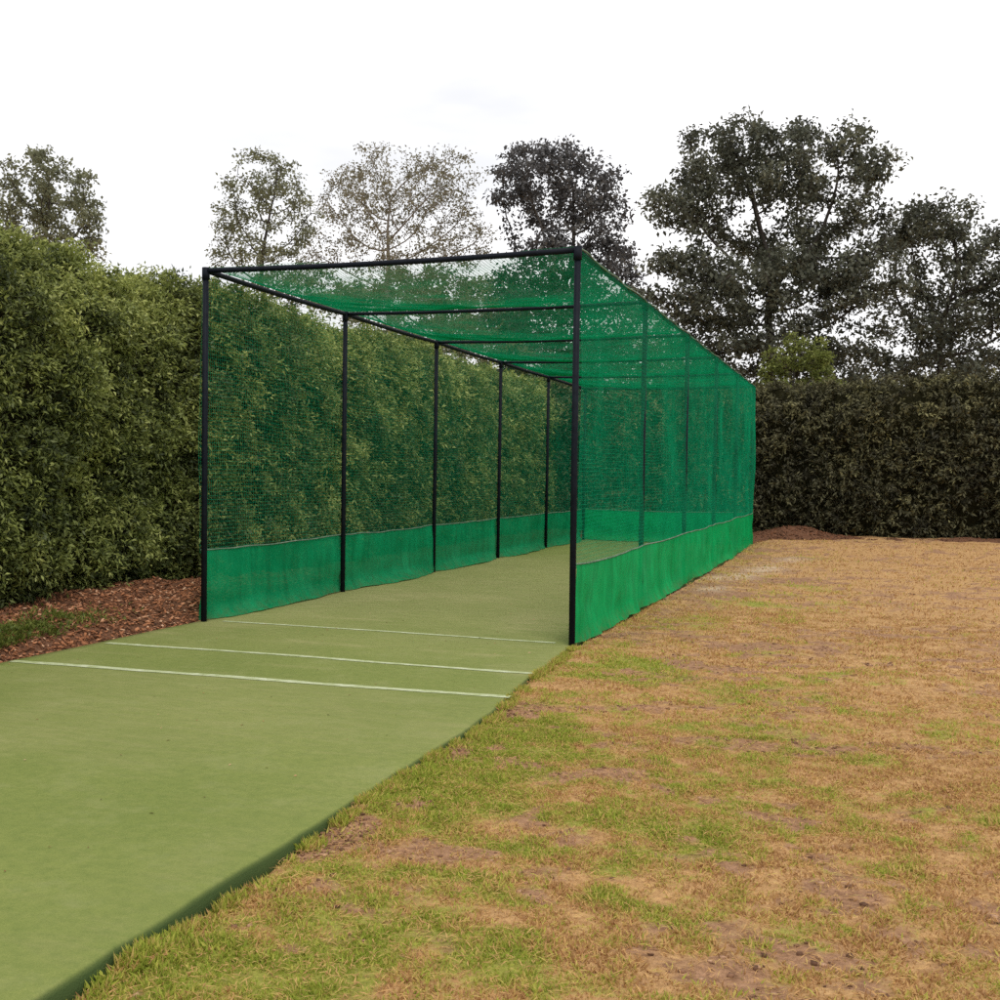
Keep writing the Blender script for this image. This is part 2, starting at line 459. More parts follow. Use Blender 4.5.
def flat_straw(n, xr, yr):
    x = rng.uniform(*xr, n); y = rng.uniform(*yr, n); ok = x > edge_line(y) + .03; x, y = x[ok], y[ok]; m = len(x)
    az = rng.uniform(0, 6.283, m); D = np.stack([np.cos(az), np.sin(az), rng.uniform(-.05, .35, m)], 1)
    v, f = leaves_mesh(np.stack([x, y, lawn_h(x, y) + rng.uniform(.004, .016, m)], 1), D, rand_dirs(m) * .3 + [0, 0, 1.], rng.uniform(.015, .06, m), rng.uniform(.002, .005, m), .05)
    return v, f, np.repeat(np.clip(rng.normal(.25, .15, m), 0, 1), 4)
def edge_tufts(n):
    y = rng.uniform(-7.8, -.2, n); k = fbm(y, y * 0, scale=.14, octs=2, seed=47) > .47; y = y[k]; m = len(y)
    x = edge_line(y) + .035 + np.abs(rng.normal(0, .03, m)); az = rng.uniform(0, 6.283, m); le = rng.uniform(.2, 1.2, m)
    h = rng.uniform(.02, .062, m)
    v, f = leaves_mesh(np.stack([x, y, lawn_h(x, y) - .003], 1), np.stack([np.cos(az) * le, np.sin(az) * le, np.ones(m)], 1), rand_dirs(m), h, h * .13 + .0015, .1)
    return v, f, np.repeat(np.clip(rng.normal(.68, .22, m), 0, 1), 4)
gs = [flat_straw(45000, (3.8, 7.4), (-7.9, -1)), edge_tufts(16000),
      grass(400000, (3.7, 7.4), (-7.9, -3), .010, .034), grass(170000, (3.7, 8.0), (-3, 4), .012, .036, 1.5),
      grass(60000, (3.7, 9.5), (4, 17), .02, .045, 2.2), grass(230000, (7.4, 11.5), (-8.5, -1), .010, .034, 1.4), grass(90000, (8, 12), (-1, 4), .012, .036, 1.8), grass(40000, (9.5, 14), (4, 17), .02, .045, 2.4), flat_straw(30000, (7.4, 11), (-8, -1))]
vo = 0; V = []; Fc = []; T = []
for v, f, t in gs:
    V.append(v); Fc.append(f + vo); T.append(t); vo += len(v)
gr = mesh_obj('grass', np.concatenate(V), np.concatenate(Fc), M_GRASS, attrs={'tint': np.concatenate(T)})
tag(gr, 'short patchy grass, part green and part dried to straw, beside the turf strip', 'grass', kind='stuff')

# ----------------------------------------------------------------- loose lumps (deformed octahedral-ish boxes)
def lumps(P, size, flat=.6):
    n = len(P)
    base = np.array([[x, y, z] for x in (-1, 1) for y in (-1, 1) for z in (-1, 1)], float) * .5
    v = base[None] * size[:, None, None] * rng.uniform(.55, 1.3, (n, 8, 1))
    v[:, :, 2] *= flat
    a = rng.uniform(0, 2 * math.pi, n); c, s = np.cos(a)[:, None], np.sin(a)[:, None]
    vx = v[:, :, 0] * c - v[:, :, 1] * s; vy = v[:, :, 0] * s + v[:, :, 1] * c
    v = np.stack([vx, vy, v[:, :, 2]], 2) + P[:, None, :]
    fb = np.array([[0, 1, 3, 2], [4, 6, 7, 5], [0, 4, 5, 1], [2, 3, 7, 6], [0, 2, 6, 4], [1, 5, 7, 3]])
    return v.reshape(-1, 3), (fb[None] + np.arange(n)[:, None, None] * 8).reshape(-1, 4)

n = 26000
x = np.where(rng.random(n) < .25, -1., rng.uniform(3.7, 8.5, n)); y = np.where(rng.random(n) < .75, rng.uniform(-7.6, 1, n), rng.uniform(1, 17.5, n)); x = np.where(x < 0, edge_line(y) + np.abs(rng.normal(.05, .12, n)), x)
g, d = lawn_masks(x, y)
ok = (rng.random(n) < sstep(.35, .8, d)) & (x > edge_line(y) + .02); x, y = x[ok], y[ok]
sz = .005 + .016 * rng.random(len(x)) ** 3
v, f = lumps(np.stack([x, y, lawn_h(x, y) + sz * .1], 1), sz)
cl = mesh_obj('soil_crumbs', v, f, M_CLOD, attrs={'tint': np.repeat(rng.random(len(x)), 8)})
tag(cl, 'loose brown soil crumbs scattered on the bare patches of the lawn', 'soil', kind='stuff')

# ----------------------------------------------------------------- turf mat with its crease lines
def mat_edge(y):
    return MX1 - .17 * sstep(-4.0, -1.2, y) - .06 * sstep(-1.4, -.1, y) + (fbm(y, y * 0, scale=1.4, octs=3, seed=61) - .5) * .03 + (fbm(y, y * 0, scale=.16, octs=2, seed=62) - .5) * .016
mat_root = empty('turf_pitch', (1.9, 0, 0))
tag(mat_root, 'long worn green artificial turf strip with white crease lines running into the net cage', 'pitch')
ys = axis([(MY0, -8, .2), (-8, 2, .03), (2, MY1, .15)])
xs_in = np.concatenate([np.linspace(0, 1, 40)])
prof = []
nrow = len(ys)
me_ = mat_edge(ys)
left = MX0 + (fbm(ys, ys * 0, scale=.9, octs=3, seed=71) - .5) * .05
cols = []
def zz(xx, yy): return (fbm(xx, yy, scale=1.4, octs=2, seed=81) - .5) * .012
for t in xs_in:
    xx = left + (me_ - left) * t
    cols.append((xx, zz(xx, ys), np.zeros(nrow)))
# right border rolls over and down to the soil
for dx, dz, e in ((.006, -.002, .15), (.014, -.010, .75), (.018, -.022, 1), (.024, -.06, 1), (.016, -.14, 1)):
    xx = me_ + dx; cols.append((xx, zz(me_, ys) + dz, np.full(nrow, e)))
xx = left - .01; cols.insert(0, (xx, zz(left, ys) - .03, np.ones(nrow)))
nc = len(cols)
VX = np.stack([c[0] for c in cols], 1); VZ = np.stack([c[1] for c in cols], 1); ED = np.stack([c[2] for c in cols], 1)
VY = np.repeat(ys[:, None], nc, 1)
wear_lift = np.exp(-((VY + .4) / 1.1) ** 2) * .55 * (fbm(VX, VY, scale=.5, octs=4, seed=91)) + .25 * np.exp(-((VX - 3.75) / .2) ** 2) * (VY < .3) * fbm(VX, VY, scale=.4, octs=3, seed=92)
wear_lift = wear_lift + .75 * sstep(-.6, 2.0, VY) * sstep(12.5, 8.5, VY) * (.5 + .6 * fbm(VX, VY, scale=1.1, octs=3, seed=97))  # tan wear inside the cage, lightened in colour to offset the nets' shade
for yl, sl in ((-.85, .7), (.85, .55), (-2.05, .35)):
    wear_lift = wear_lift + sl * np.exp(-((VY - yl - (fbm(VX, VX * 0, scale=.6, octs=2, seed=98) - .5) * .1) / .06) ** 2) * sstep(.4, .65, fbm(VX, VY, scale=.5, octs=3, seed=99))
wear_lift = wear_lift + .35 * sstep(.5, .75, fbm(VX, VY, scale=1.6, octs=3, seed=95))
ii = (np.arange(nrow - 1)[:, None] * nc + np.arange(nc - 1)[None, :]).ravel()
mf = np.stack([ii, ii + 1, ii + nc + 1, ii + nc], 1)
off = np.array([1.9, 0, 0])
mesh_obj('turf_mat', np.stack([VX, VY, VZ], 2).reshape(-1, 3) - off, mf, M_TURF, mat_root, True, {'wear_lift': np.clip(wear_lift, 0, 1).ravel(), 'edge': ED.ravel()})
for (ya, yb, wd, xa, xb) in ((-2.74, -2.55, .085, MX0 + .02, 3.86), (-1.60, -1.56, .075, .02, 3.80), (.10, .09, .06, .16, 3.50)):
    t = np.linspace(0, 1, 90); xx = xa + (xb - xa) * t; yc = ya + (yb - ya) * t + (fbm(xx, xx * 0, scale=.5, octs=3, seed=int(100 + ya * 10)) - .5) * .03
    ww = wd * (.75 + .5 * fbm(xx, xx * 0 + 9, scale=.25, octs=3, seed=int(140 + ya * 10)))
    a = np.stack([xx, yc - ww / 2, zz(xx, yc) + .003], 1); b = np.stack([xx, yc + ww / 2, zz(xx, yc) + .003], 1)
    v = np.stack([a, b], 1).reshape(-1, 3) - off
    k = np.arange(89) * 2
    mesh_obj('crease_line', v, np.stack([k, k + 2, k + 3, k + 1], 1), M_LINE, mat_root)

# ----------------------------------------------------------------- net cage
cage = empty('net_cage', (W / 2, LEN / 2, 0))
tag(cage, 'long practice cage of black steel poles hung with green netting, open at the near end', 'net cage')
CO = np.array([W / 2, LEN / 2, 0])
def cpart(mb, name, mat, parent=cage, smooth=True): return mb.build(name, mat, parent, smooth, off=CO)
for ix, sx in ((0, 0.), (1, W)):
    for k in range(NB + 1):
        yy = k * BAY
        mb = MB(); lean = rng.uniform(-.008, .008, 2)
        tube(mb, [[sx + lean[0], yy + lean[1], -.15], [sx, yy, H / 2], [sx, yy, H + .012]], .0285, 12)
        post = cpart(mb, 'post', M_POLE)
        mb = MB(); tube(mb, [[sx, yy, H - .085], [sx, yy, H - .04], [sx, yy, H + .03]], .037, 12)
        mb2 = mb; mb2.build('corner_fitting', M_POLE, post, True, off=CO)
for sx in (0., W):
    mb = MB(); yy = np.linspace(.0, LEN, 60)
    sag = -.012 * np.sin(np.pi * (yy % BAY) / BAY)
    tube(mb, np.stack([np.full(60, sx), yy, H + sag], 1), .0255, 10); cpart(mb, 'top_rail', M_POLE)
for k in range(NB + 1):
    mb = MB(); xx = np.linspace(0, W, 14)
    sag = -.022 * np.sin(np.pi * xx / W)
    tube(mb, np.stack([xx, np.full(14, k * BAY), H + sag], 1), .0255 if k in (0, NB) else .021, 10); cpart(mb, 'cross_bar', M_POLE)

def net(name, S, nu, nv, su, sv, r=.0016):
    """twine grid on the surface S(u, v); u, v in 0..1, nu and nv strands, su and sv segments"""
    mb = MB()
    def strand(P):
        d = np.gradient(P, axis=1); d = unit(d)
        ref = np.broadcast_to(np.array([.31, .22, .93]), d.shape)
        a = unit(np.cross(d, ref)); b = np.cross(d, a)
        th = (0, 2.094, 4.189)
        R = np.stack([P + r * (a * math.cos(t) + b * math.sin(t)) for t in th], 2)    # strand, pt, 3, xyz
        ns, npt = P.shape[:2]
        v = R.reshape(-1, 3)
        base = (np.arange(ns)[:, None, None] * npt + np.arange(npt - 1)[None, :, None]) * 3
        j = np.arange(3)[None, None, :]; j2 = (j + 1) % 3
        f = np.stack([base + j, base + j2, base + 3 + j2, base + 3 + j], -1).reshape(-1, 4)
        mb.add(v, f)
    u = np.linspace(0, 1, nu)[:, None]; t = np.linspace(0, 1, sv)[None, :]
    strand(S(u + 0 * t, t + 0 * u))
    v_ = np.linspace(0, 1, nv)[:, None]; t = np.linspace(0, 1, su)[None, :]
    strand(S(t + 0 * v_, v_ + 0 * t))
    return cpart(mb, name, M_NET, smooth=False)

MESH = .036
ZS = .70                                   # top of the skirt
def side_surface(sx, out):
    def S(u, v):
        y = u * LEN; z = ZS - .03 + v * (H - .01 - ZS + .03)
        bul = np.sin(np.pi * v) * (fbm(y, z, scale=1.5, octs=2, seed=int(7 + sx)) - .45) * .14
        x = sx + out * .034 + out * bul * .8
        z = z + (fbm(y, z, scale=.9, octs=2, seed=int(19 + sx)) - .5) * .06 * np.sin(np.pi * v) - .014 * np.sin(np.pi * (y % BAY) / BAY) * v
        y = y + (fbm(y, z, scale=1.1, octs=2, seed=int(29 + sx)) - .5) * .05
        return np.stack([x, y, z], -1)
    return S
nvs = int((H - ZS) / MESH); nus = int(LEN / MESH)
left_net = net('side_net', side_surface(0., -1), nus, nvs, 150, 16, .00125)
right_net = net('side_net', side_surface(W, 1), nus, nvs, 150, 16)
for sx, sg, nn in ((0., -1, left_net), (W, 1, right_net)):
    mb = MB(); yy = np.linspace(0, LEN, 260)
    tube(mb, np.stack([sx + sg * (.033 + .006 * np.sin(yy * 9)), yy, H + .004 + .010 * np.sin(yy * 5.3) - .012 * np.sin(np.pi * (yy % BAY) / BAY)], 1), .0075, 6)
    mb.build('edge_rope', M_HEM, nn, True, off=CO)
def back_surface(u, v):
    x = u * W; z = ZS - .03 + v * (H - .01 - ZS + .03)
    y = LEN + .034 + np.sin(np.pi * v) * (fbm(x, z, scale=1.2, octs=2, seed=77) - .4) * .12
    return np.stack([x, y, z], -1)
net('back_net', back_surface, int(W / MESH), nvs, 30, 16)
def roof_surface(u, v):
    x = u * W; y = v * LEN
    b = (y % BAY) / BAY
    sag = np.sin(np.pi * np.clip(b, 0, 1)) ** .8 * np.sin(np.pi * u) ** .6 * (.09 + .04 * vnoise(np.floor(y / BAY), u * 0, seed=5))
    z = H + .03 - sag - .022 * np.sin(np.pi * u) + (fbm(x, y, scale=.9, octs=3, seed=88) - .5) * .07 * np.sin(np.pi * u)
    return np.stack([x, y, z], -1)
net('roof_net', roof_surface, int(W / MESH), int(LEN / MESH), 26, 150, .0017)

# solid cloth skirts along the bottom
def skirt(P0, P1, nrm, flare, seed, L, mat=M_SKIRT):
    n = int(L / .035); m = 18
    s = np.linspace(0, 1, n)[:, None]; t = np.linspace(0, 1, m)[None, :]
    q = s * L + 0 * t; tt = t + 0 * s
    base = P0[None, None, :] + (P1 - P0)[None, None, :] * s[:, :, None] + 0 * tt[:, :, None]
    hang = 1 - tt                                                        # 0 at the top edge
    fold = (fbm(q, tt * .35, scale=.26, octs=2, seed=seed) - .5) * .085 * (hang ** .7)
    fold = fold + (fbm(q + tt * .5, tt * 1.2, scale=.7, octs=3, seed=seed + 1) - .5) * .10 * np.sin(np.pi * np.clip(tt, 0, 1)) ** .5 * hang ** .3
    fl = flare * np.abs(np.sin(np.pi * q / BAY)) ** .5 * np.clip((.22 - tt) / .22, 0, 1) ** 1.6 * (.5 + fbm(q, tt * 0, scale=.9, octs=2, seed=seed + 2)) * sstep(0, .5, q) * sstep(0, .3, L - q)
    z = ZS * tt ** 1.0 - .02 * np.sin(np.pi * (q % BAY) / BAY) * tt + np.where(tt < .02, .012, 0) - .02 * (1 - tt) * 0
    z = np.maximum(z, .012) + (fbm(q, tt * 0, scale=.5, octs=2, seed=seed + 4) - .5) * .02
    P = base + nrm[None, None, :] * (fold + fl)[:, :, None]; P[:, :, 2] = z
    ii = (np.arange(n - 1)[:, None] * m + np.arange(m - 1)[None, :]).ravel()
    f = np.stack([ii, ii + 1, ii + m + 1, ii + m], 1)
    sk = mesh_obj('skirt', P.reshape(-1, 3) - CO, f, mat, cage, True)
    mb = MB(); tube(mb, P[:, -1, :] + np.array([0, 0, .002]), .0075, 6); mb.build('hem_rope', M_HEM, sk, True, off=CO)
    return sk
Z3 = np.array
skirt(Z3([-.036, 0, 0]), Z3([-.036, LEN, 0]), Z3([1., 0, 0]), .16, 201, LEN, M_SKIRT_DIM)
sr = skirt(Z3([W + .036, 0, 0]), Z3([W + .036, LEN, 0]), Z3([1., 0, 0]), .05, 231, LEN)
skirt(Z3([0, LEN + .036, 0]), Z3([W, LEN + .036, 0]), Z3([0, -1., 0]), .1, 261, W)

# ----------------------------------------------------------------- mulch beds
def bed_h_left(x, y):
    m = sstep(-.04, -.35, x) * sstep(-2.6, -1.2, x)
    return -.05 + m * (.10 + .12 * fbm(x, y, scale=.8, octs=3, seed=301) + .16 * (fbm(x, y, scale=.22, octs=3, seed=302) - .4) + .10 * np.exp(-((y - .5) / 2.0) ** 2))
bx = np.linspace(-2.6, -.03, 60); by = np.linspace(-9, 20, 600)
X, Y = np.meshgrid(bx, by); ii = (np.arange(599)[:, None] * 60 + np.arange(59)[None, :]).ravel()
bed = mesh_obj('soil_bed', np.stack([X.ravel(), Y.ravel(), bed_h_left(X.ravel(), Y.ravel())], 1), np.stack([ii, ii + 1, ii + 61, ii + 60], 1), M_BED, smooth=True)
tag(bed, kind='structure')
def bank_h(x, y):
    return -.05 + ((.14 + .20 * fbm(x, y, scale=.9, octs=3, seed=311)) * np.exp(-((y - 17.9) / 1.0) ** 2) + .20 * np.exp(-((y - 17.6) / .6) ** 2 - ((x - 4.5) / .7) ** 2) * (.6 + .8 * fbm(x, y, scale=.4, octs=3, seed=312))) * sstep(-1.2, 0, x)
bx = np.linspace(-1.2, 15, 120); by = np.linspace(15.4, 21, 50)
X, Y = np.meshgrid(bx, by); ii = (np.arange(49)[:, None] * 120 + np.arange(119)[None, :]).ravel()
bank = mesh_obj('earth_bank', np.stack([X.ravel(), Y.ravel(), bank_h(X.ravel(), Y.ravel())], 1), np.stack([ii, ii + 1, ii + 121, ii + 120], 1), M_BED, smooth=True)
tag(bank, kind='structure')

def chips(x, y, hf, L):
    n = len(x)
    base = np.array([[a, b, c] for a in (-1, 1) for b in (-1, 1) for c in (-1, 1)], float) * .5
    s = np.stack([L, L * rng.uniform(.25, .6, n), L * rng.uniform(.1, .25, n)], 1)
    v = base[None] * s[:, None, :]
    a = unit(np.stack([rng.normal(size=n), rng.normal(size=n), rng.normal(0, .35, n)], 1)); up = unit(np.stack([rng.normal(0, .5, n), rng.normal(0, .5, n), np.ones(n)], 1))
    b = unit(np.cross(up, a)); c = np.cross(a, b)
    v = v[:, :, 0:1] * a[:, None] + v[:, :, 1:2] * b[:, None] + v[:, :, 2:3] * c[:, None]
    v = v + np.stack([x, y, hf(x, y) + .006], 1)[:, None]
    fb = np.array([[0, 1, 3, 2], [4, 6, 7, 5], [0, 4, 5, 1], [2, 3, 7, 6], [0, 2, 6, 4], [1, 5, 7, 3]])
    return v.reshape(-1, 3), (fb[None] + np.arange(n)[:, None, None] * 8).reshape(-1, 4), np.repeat(np.clip(rng.beta(1.3, 1.6, n), 0, 1), 8)
n = 44000
y = np.concatenate([rng.uniform(-4.5, 4, 40000), rng.uniform(4, 18, 2500), rng.uniform(-8, -4, 1500)]); x = -.075 - rng.random(n) ** 1.15 * 1.7
v, f, t = chips(x, y, bed_h_left, .008 + .052 * rng.random(n) ** 2.6)
tag(mesh_obj('wood_chips', v, f, M_CHIP, attrs={'tint': t}), 'reddish brown wood chip mulch in the bed below the tall olive hedge', 'mulch', kind='stuff')
n = 3600
x = np.where(rng.random(n) < .45, rng.normal(4.6, .9, n), rng.uniform(3.4, 12, n)); y = 17.3 + rng.normal(0, .6, n)
v, f, t = chips(x, y, bank_h, .012 + .05 * rng.random(n) ** 2)
tag(mesh_obj('wood_chips', v, f, M_CHIP, attrs={'tint': t * .5}), 'dark heap of bark and soil at the foot of the far hedge', 'mulch', kind='stuff')
# green weeds in the near bed
n = 5200
y = rng.normal(-2.7, .7, n); x = -.22 - np.abs(rng.normal(.10, .22, n)); k = (x > -1.2); x, y = x[k], y[k]; n = len(x)
D = unit(np.stack([rng.normal(0, .7, n), rng.normal(0, .7, n), np.full(n, .7)], 1))
v, f = leaves_mesh(np.stack([x, y, bed_h_left(x, y) + rng.random(n) * .05], 1), D, rand_dirs(n), rng.uniform(.02, .06, n), rng.uniform(.008, .02, n))
tag(mesh_obj('weeds', v, f, M_WEED, attrs={'tint': np.repeat(rng.random(n), 4)}), 'low green weeds growing through the mulch beside the turf strip', 'weeds', kind='stuff')

# ----------------------------------------------------------------- hedges
def hedge(name, label, a, b, nrm, height, depth, mat, dens, leaf, seed, base_z, top_fn=None, tip=.0, rag=.34):
    """a, b: ends of the front face at ground; nrm: horizontal outward normal"""
    root = empty(name, tuple((a + b) / 2)); O = (a + b) / 2
    tag(root, label, 'hedge')
    Ld = np.linalg.norm(b - a); ax = (b - a) / Ld
    prof_len = height + depth
    A_ = Ld * prof_len
    n = int(A_ * dens)
    s = rng.random(n * 2) * Ld; q = rng.random(n * 2) * prof_len
    # fewer, larger leaves far from the camera
    pos0 = a[None] + ax[None] * s[:, None]
    dist = np.linalg.norm(pos0[:, :2] - CAM[None, :2], axis=1)
    sc = np.clip(1 + (dist / 11 - 1) * .45, 1, 2.3)
    k = rng.random(n * 2) < .62 / sc ** 1.5
    s, q, sc = s[k], q[k], sc[k]; n = len(s)
    def surf(s, q):
        hh = height + (0 if top_fn is None else top_fn(s)) + (fbm(s, s * 0, scale=1.3, octs=3, seed=seed) - .5) * rag
        face = q < height
        zt = np.where(face, q / height * hh, hh)
        dep = np.where(face, 0, q - height)
        rnd = sstep(height - .55, height, np.where(face, q, height))           # rounded shoulder
        dep = dep + rnd * .32 + .30 * sstep(.7, 0, zt) + .06
        zt = zt - np.where(face, 0, .10 * sstep(0, .6, dep)) * 0
        lump = (fbm(s, q, scale=.55, octs=3, seed=seed + 1) - .5) * .42 + (fbm(s, q, scale=.24, octs=2, seed=seed + 9) - .5) * .30 + (fbm(s, q, scale=1.9, octs=2, seed=seed + 2) - .5) * .30
        up = np.where(face, .15 + .6 * rnd, .95)
        N = unit(nrm[None] * (1 - up)[:, None] + np.array([0, 0, 1.])[None] * up[:, None])
        P = a[None] + ax[None] * s[:, None] - nrm[None] * dep[:, None] + np.array([0, 0, 1.])[None] * (zt + base_z)[:, None]
        return P, N, lump
    P, N, lump = surf(s, q)
    rec = -np.abs(rng.normal(0, .10, n))
    P = P + N * (lump + rec)[:, None]
    K = 11
    sd = unit(N * .75 + np.array([0, 0, .25]) + rng.normal(0, .55, (n, 3)))     # shoot directions
    sl_ = rng.uniform(.08, .26, n) * sc ** .6
    tsh = np.linspace(.05, 1, K)
    LP = P[:, None] + sd[:, None] * (sl_[:, None] * tsh[None])[:, :, None] - np.array([0, 0, 1.]) * ((sl_[:, None] * tsh[None] ** 2) * .45)[:, :, None]
    LP = LP + rng.normal(0, .022, LP.shape)
    LD = unit(sd[:, None] * .8 + rng.normal(0, .75, LP.shape) - np.array([0, 0, .45]))
    LN = unit(N[:, None] * .6 + rng.normal(0, .6, LP.shape) + np.array([0, 0, .5]))
    ll = rng.uniform(.6, 1.25, (n, K)) * leaf * sc[:, None]
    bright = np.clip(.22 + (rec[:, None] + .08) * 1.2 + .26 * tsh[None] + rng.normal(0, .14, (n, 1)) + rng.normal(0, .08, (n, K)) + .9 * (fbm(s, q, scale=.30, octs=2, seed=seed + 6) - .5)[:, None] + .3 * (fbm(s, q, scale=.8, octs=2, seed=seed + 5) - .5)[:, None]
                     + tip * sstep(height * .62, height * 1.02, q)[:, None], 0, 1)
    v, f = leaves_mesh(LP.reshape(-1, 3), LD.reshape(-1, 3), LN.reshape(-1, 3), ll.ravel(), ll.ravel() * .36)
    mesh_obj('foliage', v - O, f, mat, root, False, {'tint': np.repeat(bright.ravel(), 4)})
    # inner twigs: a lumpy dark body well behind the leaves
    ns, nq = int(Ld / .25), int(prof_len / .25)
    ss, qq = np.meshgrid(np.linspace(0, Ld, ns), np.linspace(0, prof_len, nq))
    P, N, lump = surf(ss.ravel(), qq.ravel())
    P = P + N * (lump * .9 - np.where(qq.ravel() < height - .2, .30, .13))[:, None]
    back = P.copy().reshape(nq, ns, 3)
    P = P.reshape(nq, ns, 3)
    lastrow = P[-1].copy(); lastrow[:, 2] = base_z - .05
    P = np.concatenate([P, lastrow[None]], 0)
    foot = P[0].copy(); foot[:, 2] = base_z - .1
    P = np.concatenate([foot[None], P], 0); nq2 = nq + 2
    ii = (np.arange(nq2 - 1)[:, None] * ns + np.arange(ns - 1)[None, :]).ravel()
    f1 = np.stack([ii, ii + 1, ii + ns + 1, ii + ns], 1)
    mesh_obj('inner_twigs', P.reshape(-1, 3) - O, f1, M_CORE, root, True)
    return root
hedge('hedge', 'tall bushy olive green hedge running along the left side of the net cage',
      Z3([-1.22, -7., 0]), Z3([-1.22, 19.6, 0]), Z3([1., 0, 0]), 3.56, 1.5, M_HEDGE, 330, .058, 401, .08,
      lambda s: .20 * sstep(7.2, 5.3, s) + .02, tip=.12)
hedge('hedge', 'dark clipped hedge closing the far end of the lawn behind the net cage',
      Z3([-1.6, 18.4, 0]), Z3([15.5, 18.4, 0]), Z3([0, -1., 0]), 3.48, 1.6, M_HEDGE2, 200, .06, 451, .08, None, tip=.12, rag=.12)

# ----------------------------------------------------------------- trees grown towards points in their crowns
def grow(base, trunk_top, attract, step, di, dk, iters=120):
    P = [np.array(base, float)]; par = [-1]
    d = np.array(trunk_top, float) - P[0]; nseg = max(2, int(np.linalg.norm(d) / step))
    for i in range(1, nseg + 1):
        P.append(np.array(base) + d * i / nseg + rng.normal(0, .03, 3) * (i < nseg)); par.append(len(P) - 2)
    A = attract.copy(); nod = np.array(P)
    D2 = np.linalg.norm(A[:, None] - nod[None], axis=2); bi = D2.argmin(1); bd = D2.min(1)
    for it in range(iters):
        if len(A) == 0: break
        act = bd < di
        if not act.any():
            act = bd <= bd.min() + 1e-6
        new = []; npar = []
        for k in np.unique(bi[act]):
            v = unit(A[act & (bi == k)] - nod[k]).sum(0) + rng.normal(0, .25, 3)
            v = v / (np.linalg.norm(v) + 1e-9)
            new.append(nod[k] + v * step); npar.append(k)
        new = np.array(new); s0 = len(nod)
        nod = np.concatenate([nod, new]); par += npar
        D2 = np.linalg.norm(A[:, None] - new[None], axis=2); b2 = D2.min(1); i2 = D2.argmin(1) + s0
        up = b2 < bd; bd = np.where(up, b2, bd); bi = np.where(up, i2, bi)
        keep = bd > dk; A, bd, bi = A[keep], bd[keep], bi[keep]
    return nod, np.array(par)

def lobes(L):
    out = []
    for (c, r, n) in L:
        v = rand_dirs(n) * (rng.random((n, 1)) ** .4) * np.array(r); out.append(v + np.array(c))
    return np.concatenate(out)

def tree(name, label, base, trunk_top, lob, leaf_m, bark_m, step=.4, dk=.55, di=3.5, tip_r=.012, per=34, spread=.38, leaf=.10, cat='tree', group=None, dist_r=.9, wid=.55, upbias=.2):
    root = empty(name, base); O = np.array(base, float); tag(root, label, cat, group)
    nod, par = grow(base, trunk_top, lobes(lob), step, di, dk)
    n = len(nod); kids = np.zeros(n, int); r = np.zeros(n)
    for i in range(n - 1, 0, -1):
        if kids[i] == 0: r[i] = tip_r ** 2.3
        r[par[i]] += r[i]; kids[par[i]] += 1
    r = np.maximum(r, tip_r ** 2.3) ** (1 / 2.3)
    sides = 6
    i = np.arange(1, n); p = par[1:]
    d = unit(nod[i] - nod[p]); ref = np.where(np.abs(d[:, 2:3]) < .9, np.array([[0, 0, 1.]]), np.array([[1., 0, 0]]))
    u = unit(np.cross(d, ref)); w_ = np.cross(d, u)
    th = np.arange(sides) * 2 * math.pi / sides
    ring = u[:, None] * np.cos(th)[None, :, None] + w_[:, None] * np.sin(th)[None, :, None]
    r0_ = np.minimum(r[p], r[i] * 1.35); r1_ = r[i]
    v = np.concatenate([nod[p][:, None] - d[:, None] * .02 + ring * r0_[:, None, None], nod[i][:, None] + d[:, None] * .02 + ring * r1_[:, None, None]], 1).reshape(-1, 3)
    b = (np.arange(n - 1) * sides * 2)[:, None]; j = np.arange(sides)[None]; j2 = (j + 1) % sides
    f = np.stack([b + j, b + j2, b + sides + j2, b + sides + j], -1).reshape(-1, 4)
    mesh_obj('trunk', v - O, f, bark_m, root, True)
    tw = np.where(r < tip_r * 2.4)[0]; tw = tw[tw > 2]
    cnt = np.maximum(1, (per * rng.uniform(.3, 1.6, len(tw))).astype(int))
    idx = np.repeat(tw, cnt); m = len(idx)
    Pp = nod[idx] + rand_dirs(m) * (rng.random((m, 1)) ** .6) * spread * np.array([1, 1, .7])
    D = unit(rng.normal(0, 1, (m, 3)) + np.array([0, 0, -.2])); N = unit(rng.normal(0, .8, (m, 3)) + np.array([0, 0, .8]))
    ll = rng.uniform(.6, 1.3, m) * leaf
    tint = np.clip(np.repeat(rng.normal(.42, .16, len(tw)), cnt) + rng.normal(0, .13, m), 0, 1)
    v, f = leaves_mesh(Pp, D, N, ll, ll * wid)
    mesh_obj('crown', v - O, f, leaf_m, root, False, {'tint': np.repeat(tint, 4)})
    return root

def px(u, v, y):           # a point seen at photo pixel (u, v) on the vertical plane Y = y (used to place trees in the world)
    dr = fw + rv * (u - CX) / F - uv * (v - CY) / F
    return CAM + dr * (y - CAM[1]) / dr[1]
def lob_px(L, y):
    out = []
    for (u, v, ru, rvv, n, dy) in L:
        c = px(u, v, y + dy); sc = np.linalg.norm(c - CAM) / F
        out.append((c, (ru * sc, ru * sc * 1.0, rvv * sc), n))
    return out
def foot(u, y):
    c = px(u, 470, y); return (float(c[0]), float(y), -.05)

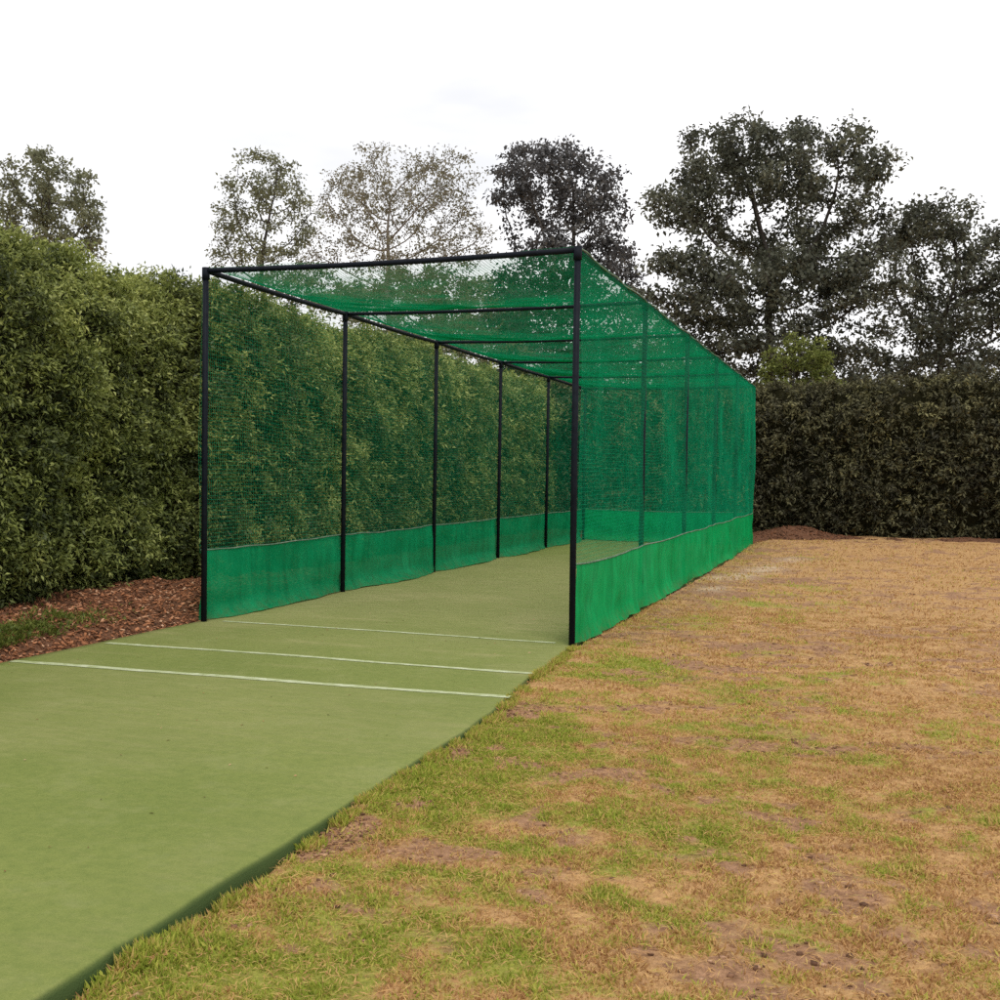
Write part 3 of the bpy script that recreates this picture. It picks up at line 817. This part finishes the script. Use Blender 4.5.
YO = 27.
b = foot(772, YO)
tree('oak_tree', 'big dark oak with spreading limbs behind the far hedge, right of the net cage', b, tuple(px(770, 300, YO)), lob_px([
    (690, 205, 50, 28, 110, 0), (745, 158, 66, 40, 160, 1), (822, 175, 70, 54, 170, 0), (685, 262, 42, 16, 60, -1), (735, 290, 66, 34, 190, -1.5), (810, 285, 66, 45, 190, -.5),
    (865, 265, 40, 50, 90, 0), (695, 335, 44, 28, 110, -1), (760, 345, 56, 30, 140, -1.5), (835, 350, 50, 30, 100, 0), (655, 295, 22, 22, 30, -1), (775, 245, 66, 20, 70, 1.5), (720, 375, 60, 24, 100, 0), (820, 385, 60, 24, 70, 0)], YO),
    M_OAK, M_BARK, .34, .42, 3.2, .013, 54, .44, .15)
YD = 33.
tree('broadleaf_tree', 'dark dense tree rising above the middle of the net roof', foot(560, YD), tuple(px(560, 300, YD)), lob_px([
    (552, 182, 56, 42, 170, 0), (600, 185, 26, 30, 60, 0), (520, 175, 26, 30, 50, 0), (592, 212, 38, 32, 110, 0), (518, 200, 26, 20, 44, 0), (565, 258, 60, 36, 170, 0), (622, 252, 18, 22, 34, 0), (540, 310, 70, 36, 150, 0), (610, 305, 50, 40, 110, 0), (570, 355, 80, 25, 120, 0)], YD),
    M_DARK, M_BARK, .40, .45, 3.5, .014, 46, .48, .17)
YB = 29.
tree('birch_tree', 'thin airy tree with sparse pale leaves above the front beam of the cage', foot(392, YB), tuple(px(388, 250, YB)), lob_px([
    (385, 195, 62, 52, 210, 0), (440, 180, 40, 36, 90, 0), (345, 195, 34, 34, 70, 0), (345, 222, 40, 34, 90, 0), (445, 210, 44, 40, 140, 0), (405, 262, 80, 30, 130, 0), (478, 245, 22, 28, 40, 0), (318, 258, 24, 26, 40, 0), (420, 310, 90, 30, 120, 0), (470, 345, 60, 22, 60, 0)], YB),
    M_BIRCH, M_PALEBARK, .34, .36, 3.2, .008, 26, .36, .11, wid=.5)
YC = 37.
tree('broadleaf_tree', 'mid green tree low behind the net roof, under the thin airy one', foot(440, YC), tuple(px(440, 340, YC)), lob_px([
    (350, 300, 50, 26, 90, 0), (430, 298, 60, 30, 120, 0), (500, 305, 50, 34, 110, 0), (450, 345, 90, 30, 150, 0), (640, 350, 60, 30, 120, 0), (560, 375, 90, 20, 110, 0), (680, 375, 50, 20, 80, 0)], YC),
    M_ASH, M_BARK, .42, .5, 3.5, .013, 60, .46, .17)
YA = 22.
tree('ash_tree', 'grey green tree beyond the hedge, seen over the far left corner post', foot(262, YA), tuple(px(262, 270, YA)), lob_px([
    (262, 188, 40, 38, 140, 0), (295, 195, 22, 26, 40, 0), (232, 222, 24, 24, 50, 0), (294, 220, 28, 30, 64, 0), (260, 255, 54, 28, 120, 0), (220, 250, 12, 16, 16, 0), (300, 285, 50, 26, 80, 0)], YA),
    M_ASH, M_BARK, .28, .34, 3., .009, 34, .30, .11)
YL = 9.
tree('broadleaf_tree', 'grey green treetop showing over the near end of the tall olive hedge', foot(40, YL), tuple(px(42, 255, YL)), lob_px([
    (45, 188, 44, 38, 150, 0), (85, 195, 18, 22, 36, 0), (80, 215, 22, 20, 44, 0), (15, 222, 32, 30, 70, 0), (62, 242, 44, 24, 90, 0), (98, 226, 10, 10, 10, 0)], YL),
    M_ASH, M_BARK, .2, .22, 2.6, .007, 40, .2, .085)
YS = 21.2
tree('shrub', 'bright yellow green bush poking up over the far hedge beneath the oak', foot(795, YS), tuple(px(793, 400, YS)), lob_px([
    (775, 368, 18, 20, 60, 0), (795, 350, 14, 24, 70, 0), (815, 362, 20, 28, 60, 0), (800, 390, 44, 18, 70, 0)], YS),
    M_SHRUB, M_BARK, .16, .18, 2.5, .007, 40, .15, .085, cat='bush')
YR = 31.
tree('broadleaf_tree', 'dull green tree standing right of the big oak, behind the far hedge', foot(940, YR), tuple(px(940, 330, YR)), lob_px([
    (930, 235, 46, 40, 120, 0), (985, 265, 50, 44, 130, 0), (905, 300, 36, 40, 90, 0), (960, 330, 70, 40, 170, 0), (1030, 320, 46, 46, 90, 0), (940, 378, 90, 24, 100, 0)], YR),
    M_OAK, M_BARK, .38, .45, 3.4, .013, 52, .46, .16)
# dry leaf bits lying on the turf strip
n = 420
x = rng.uniform(MX0 + .1, 3.6, n); y = -7.5 + rng.random(n) ** .8 * 20
az = rng.uniform(0, 6.283, n)
v, f = leaves_mesh(np.stack([x, y, zz(x, y) + .004], 1), np.stack([np.cos(az), np.sin(az), rng.uniform(0, .25, n)], 1), rand_dirs(n) * .4 + [0, 0, 1.], rng.uniform(.008, .03, n), rng.uniform(.003, .011, n), .12)
tag(mesh_obj('leaf_litter', v, f, M_CHIP, attrs={'tint': np.repeat(rng.random(n), 4)}), 'tiny dry leaf scraps scattered over the green turf strip', 'leaf litter', kind='stuff')
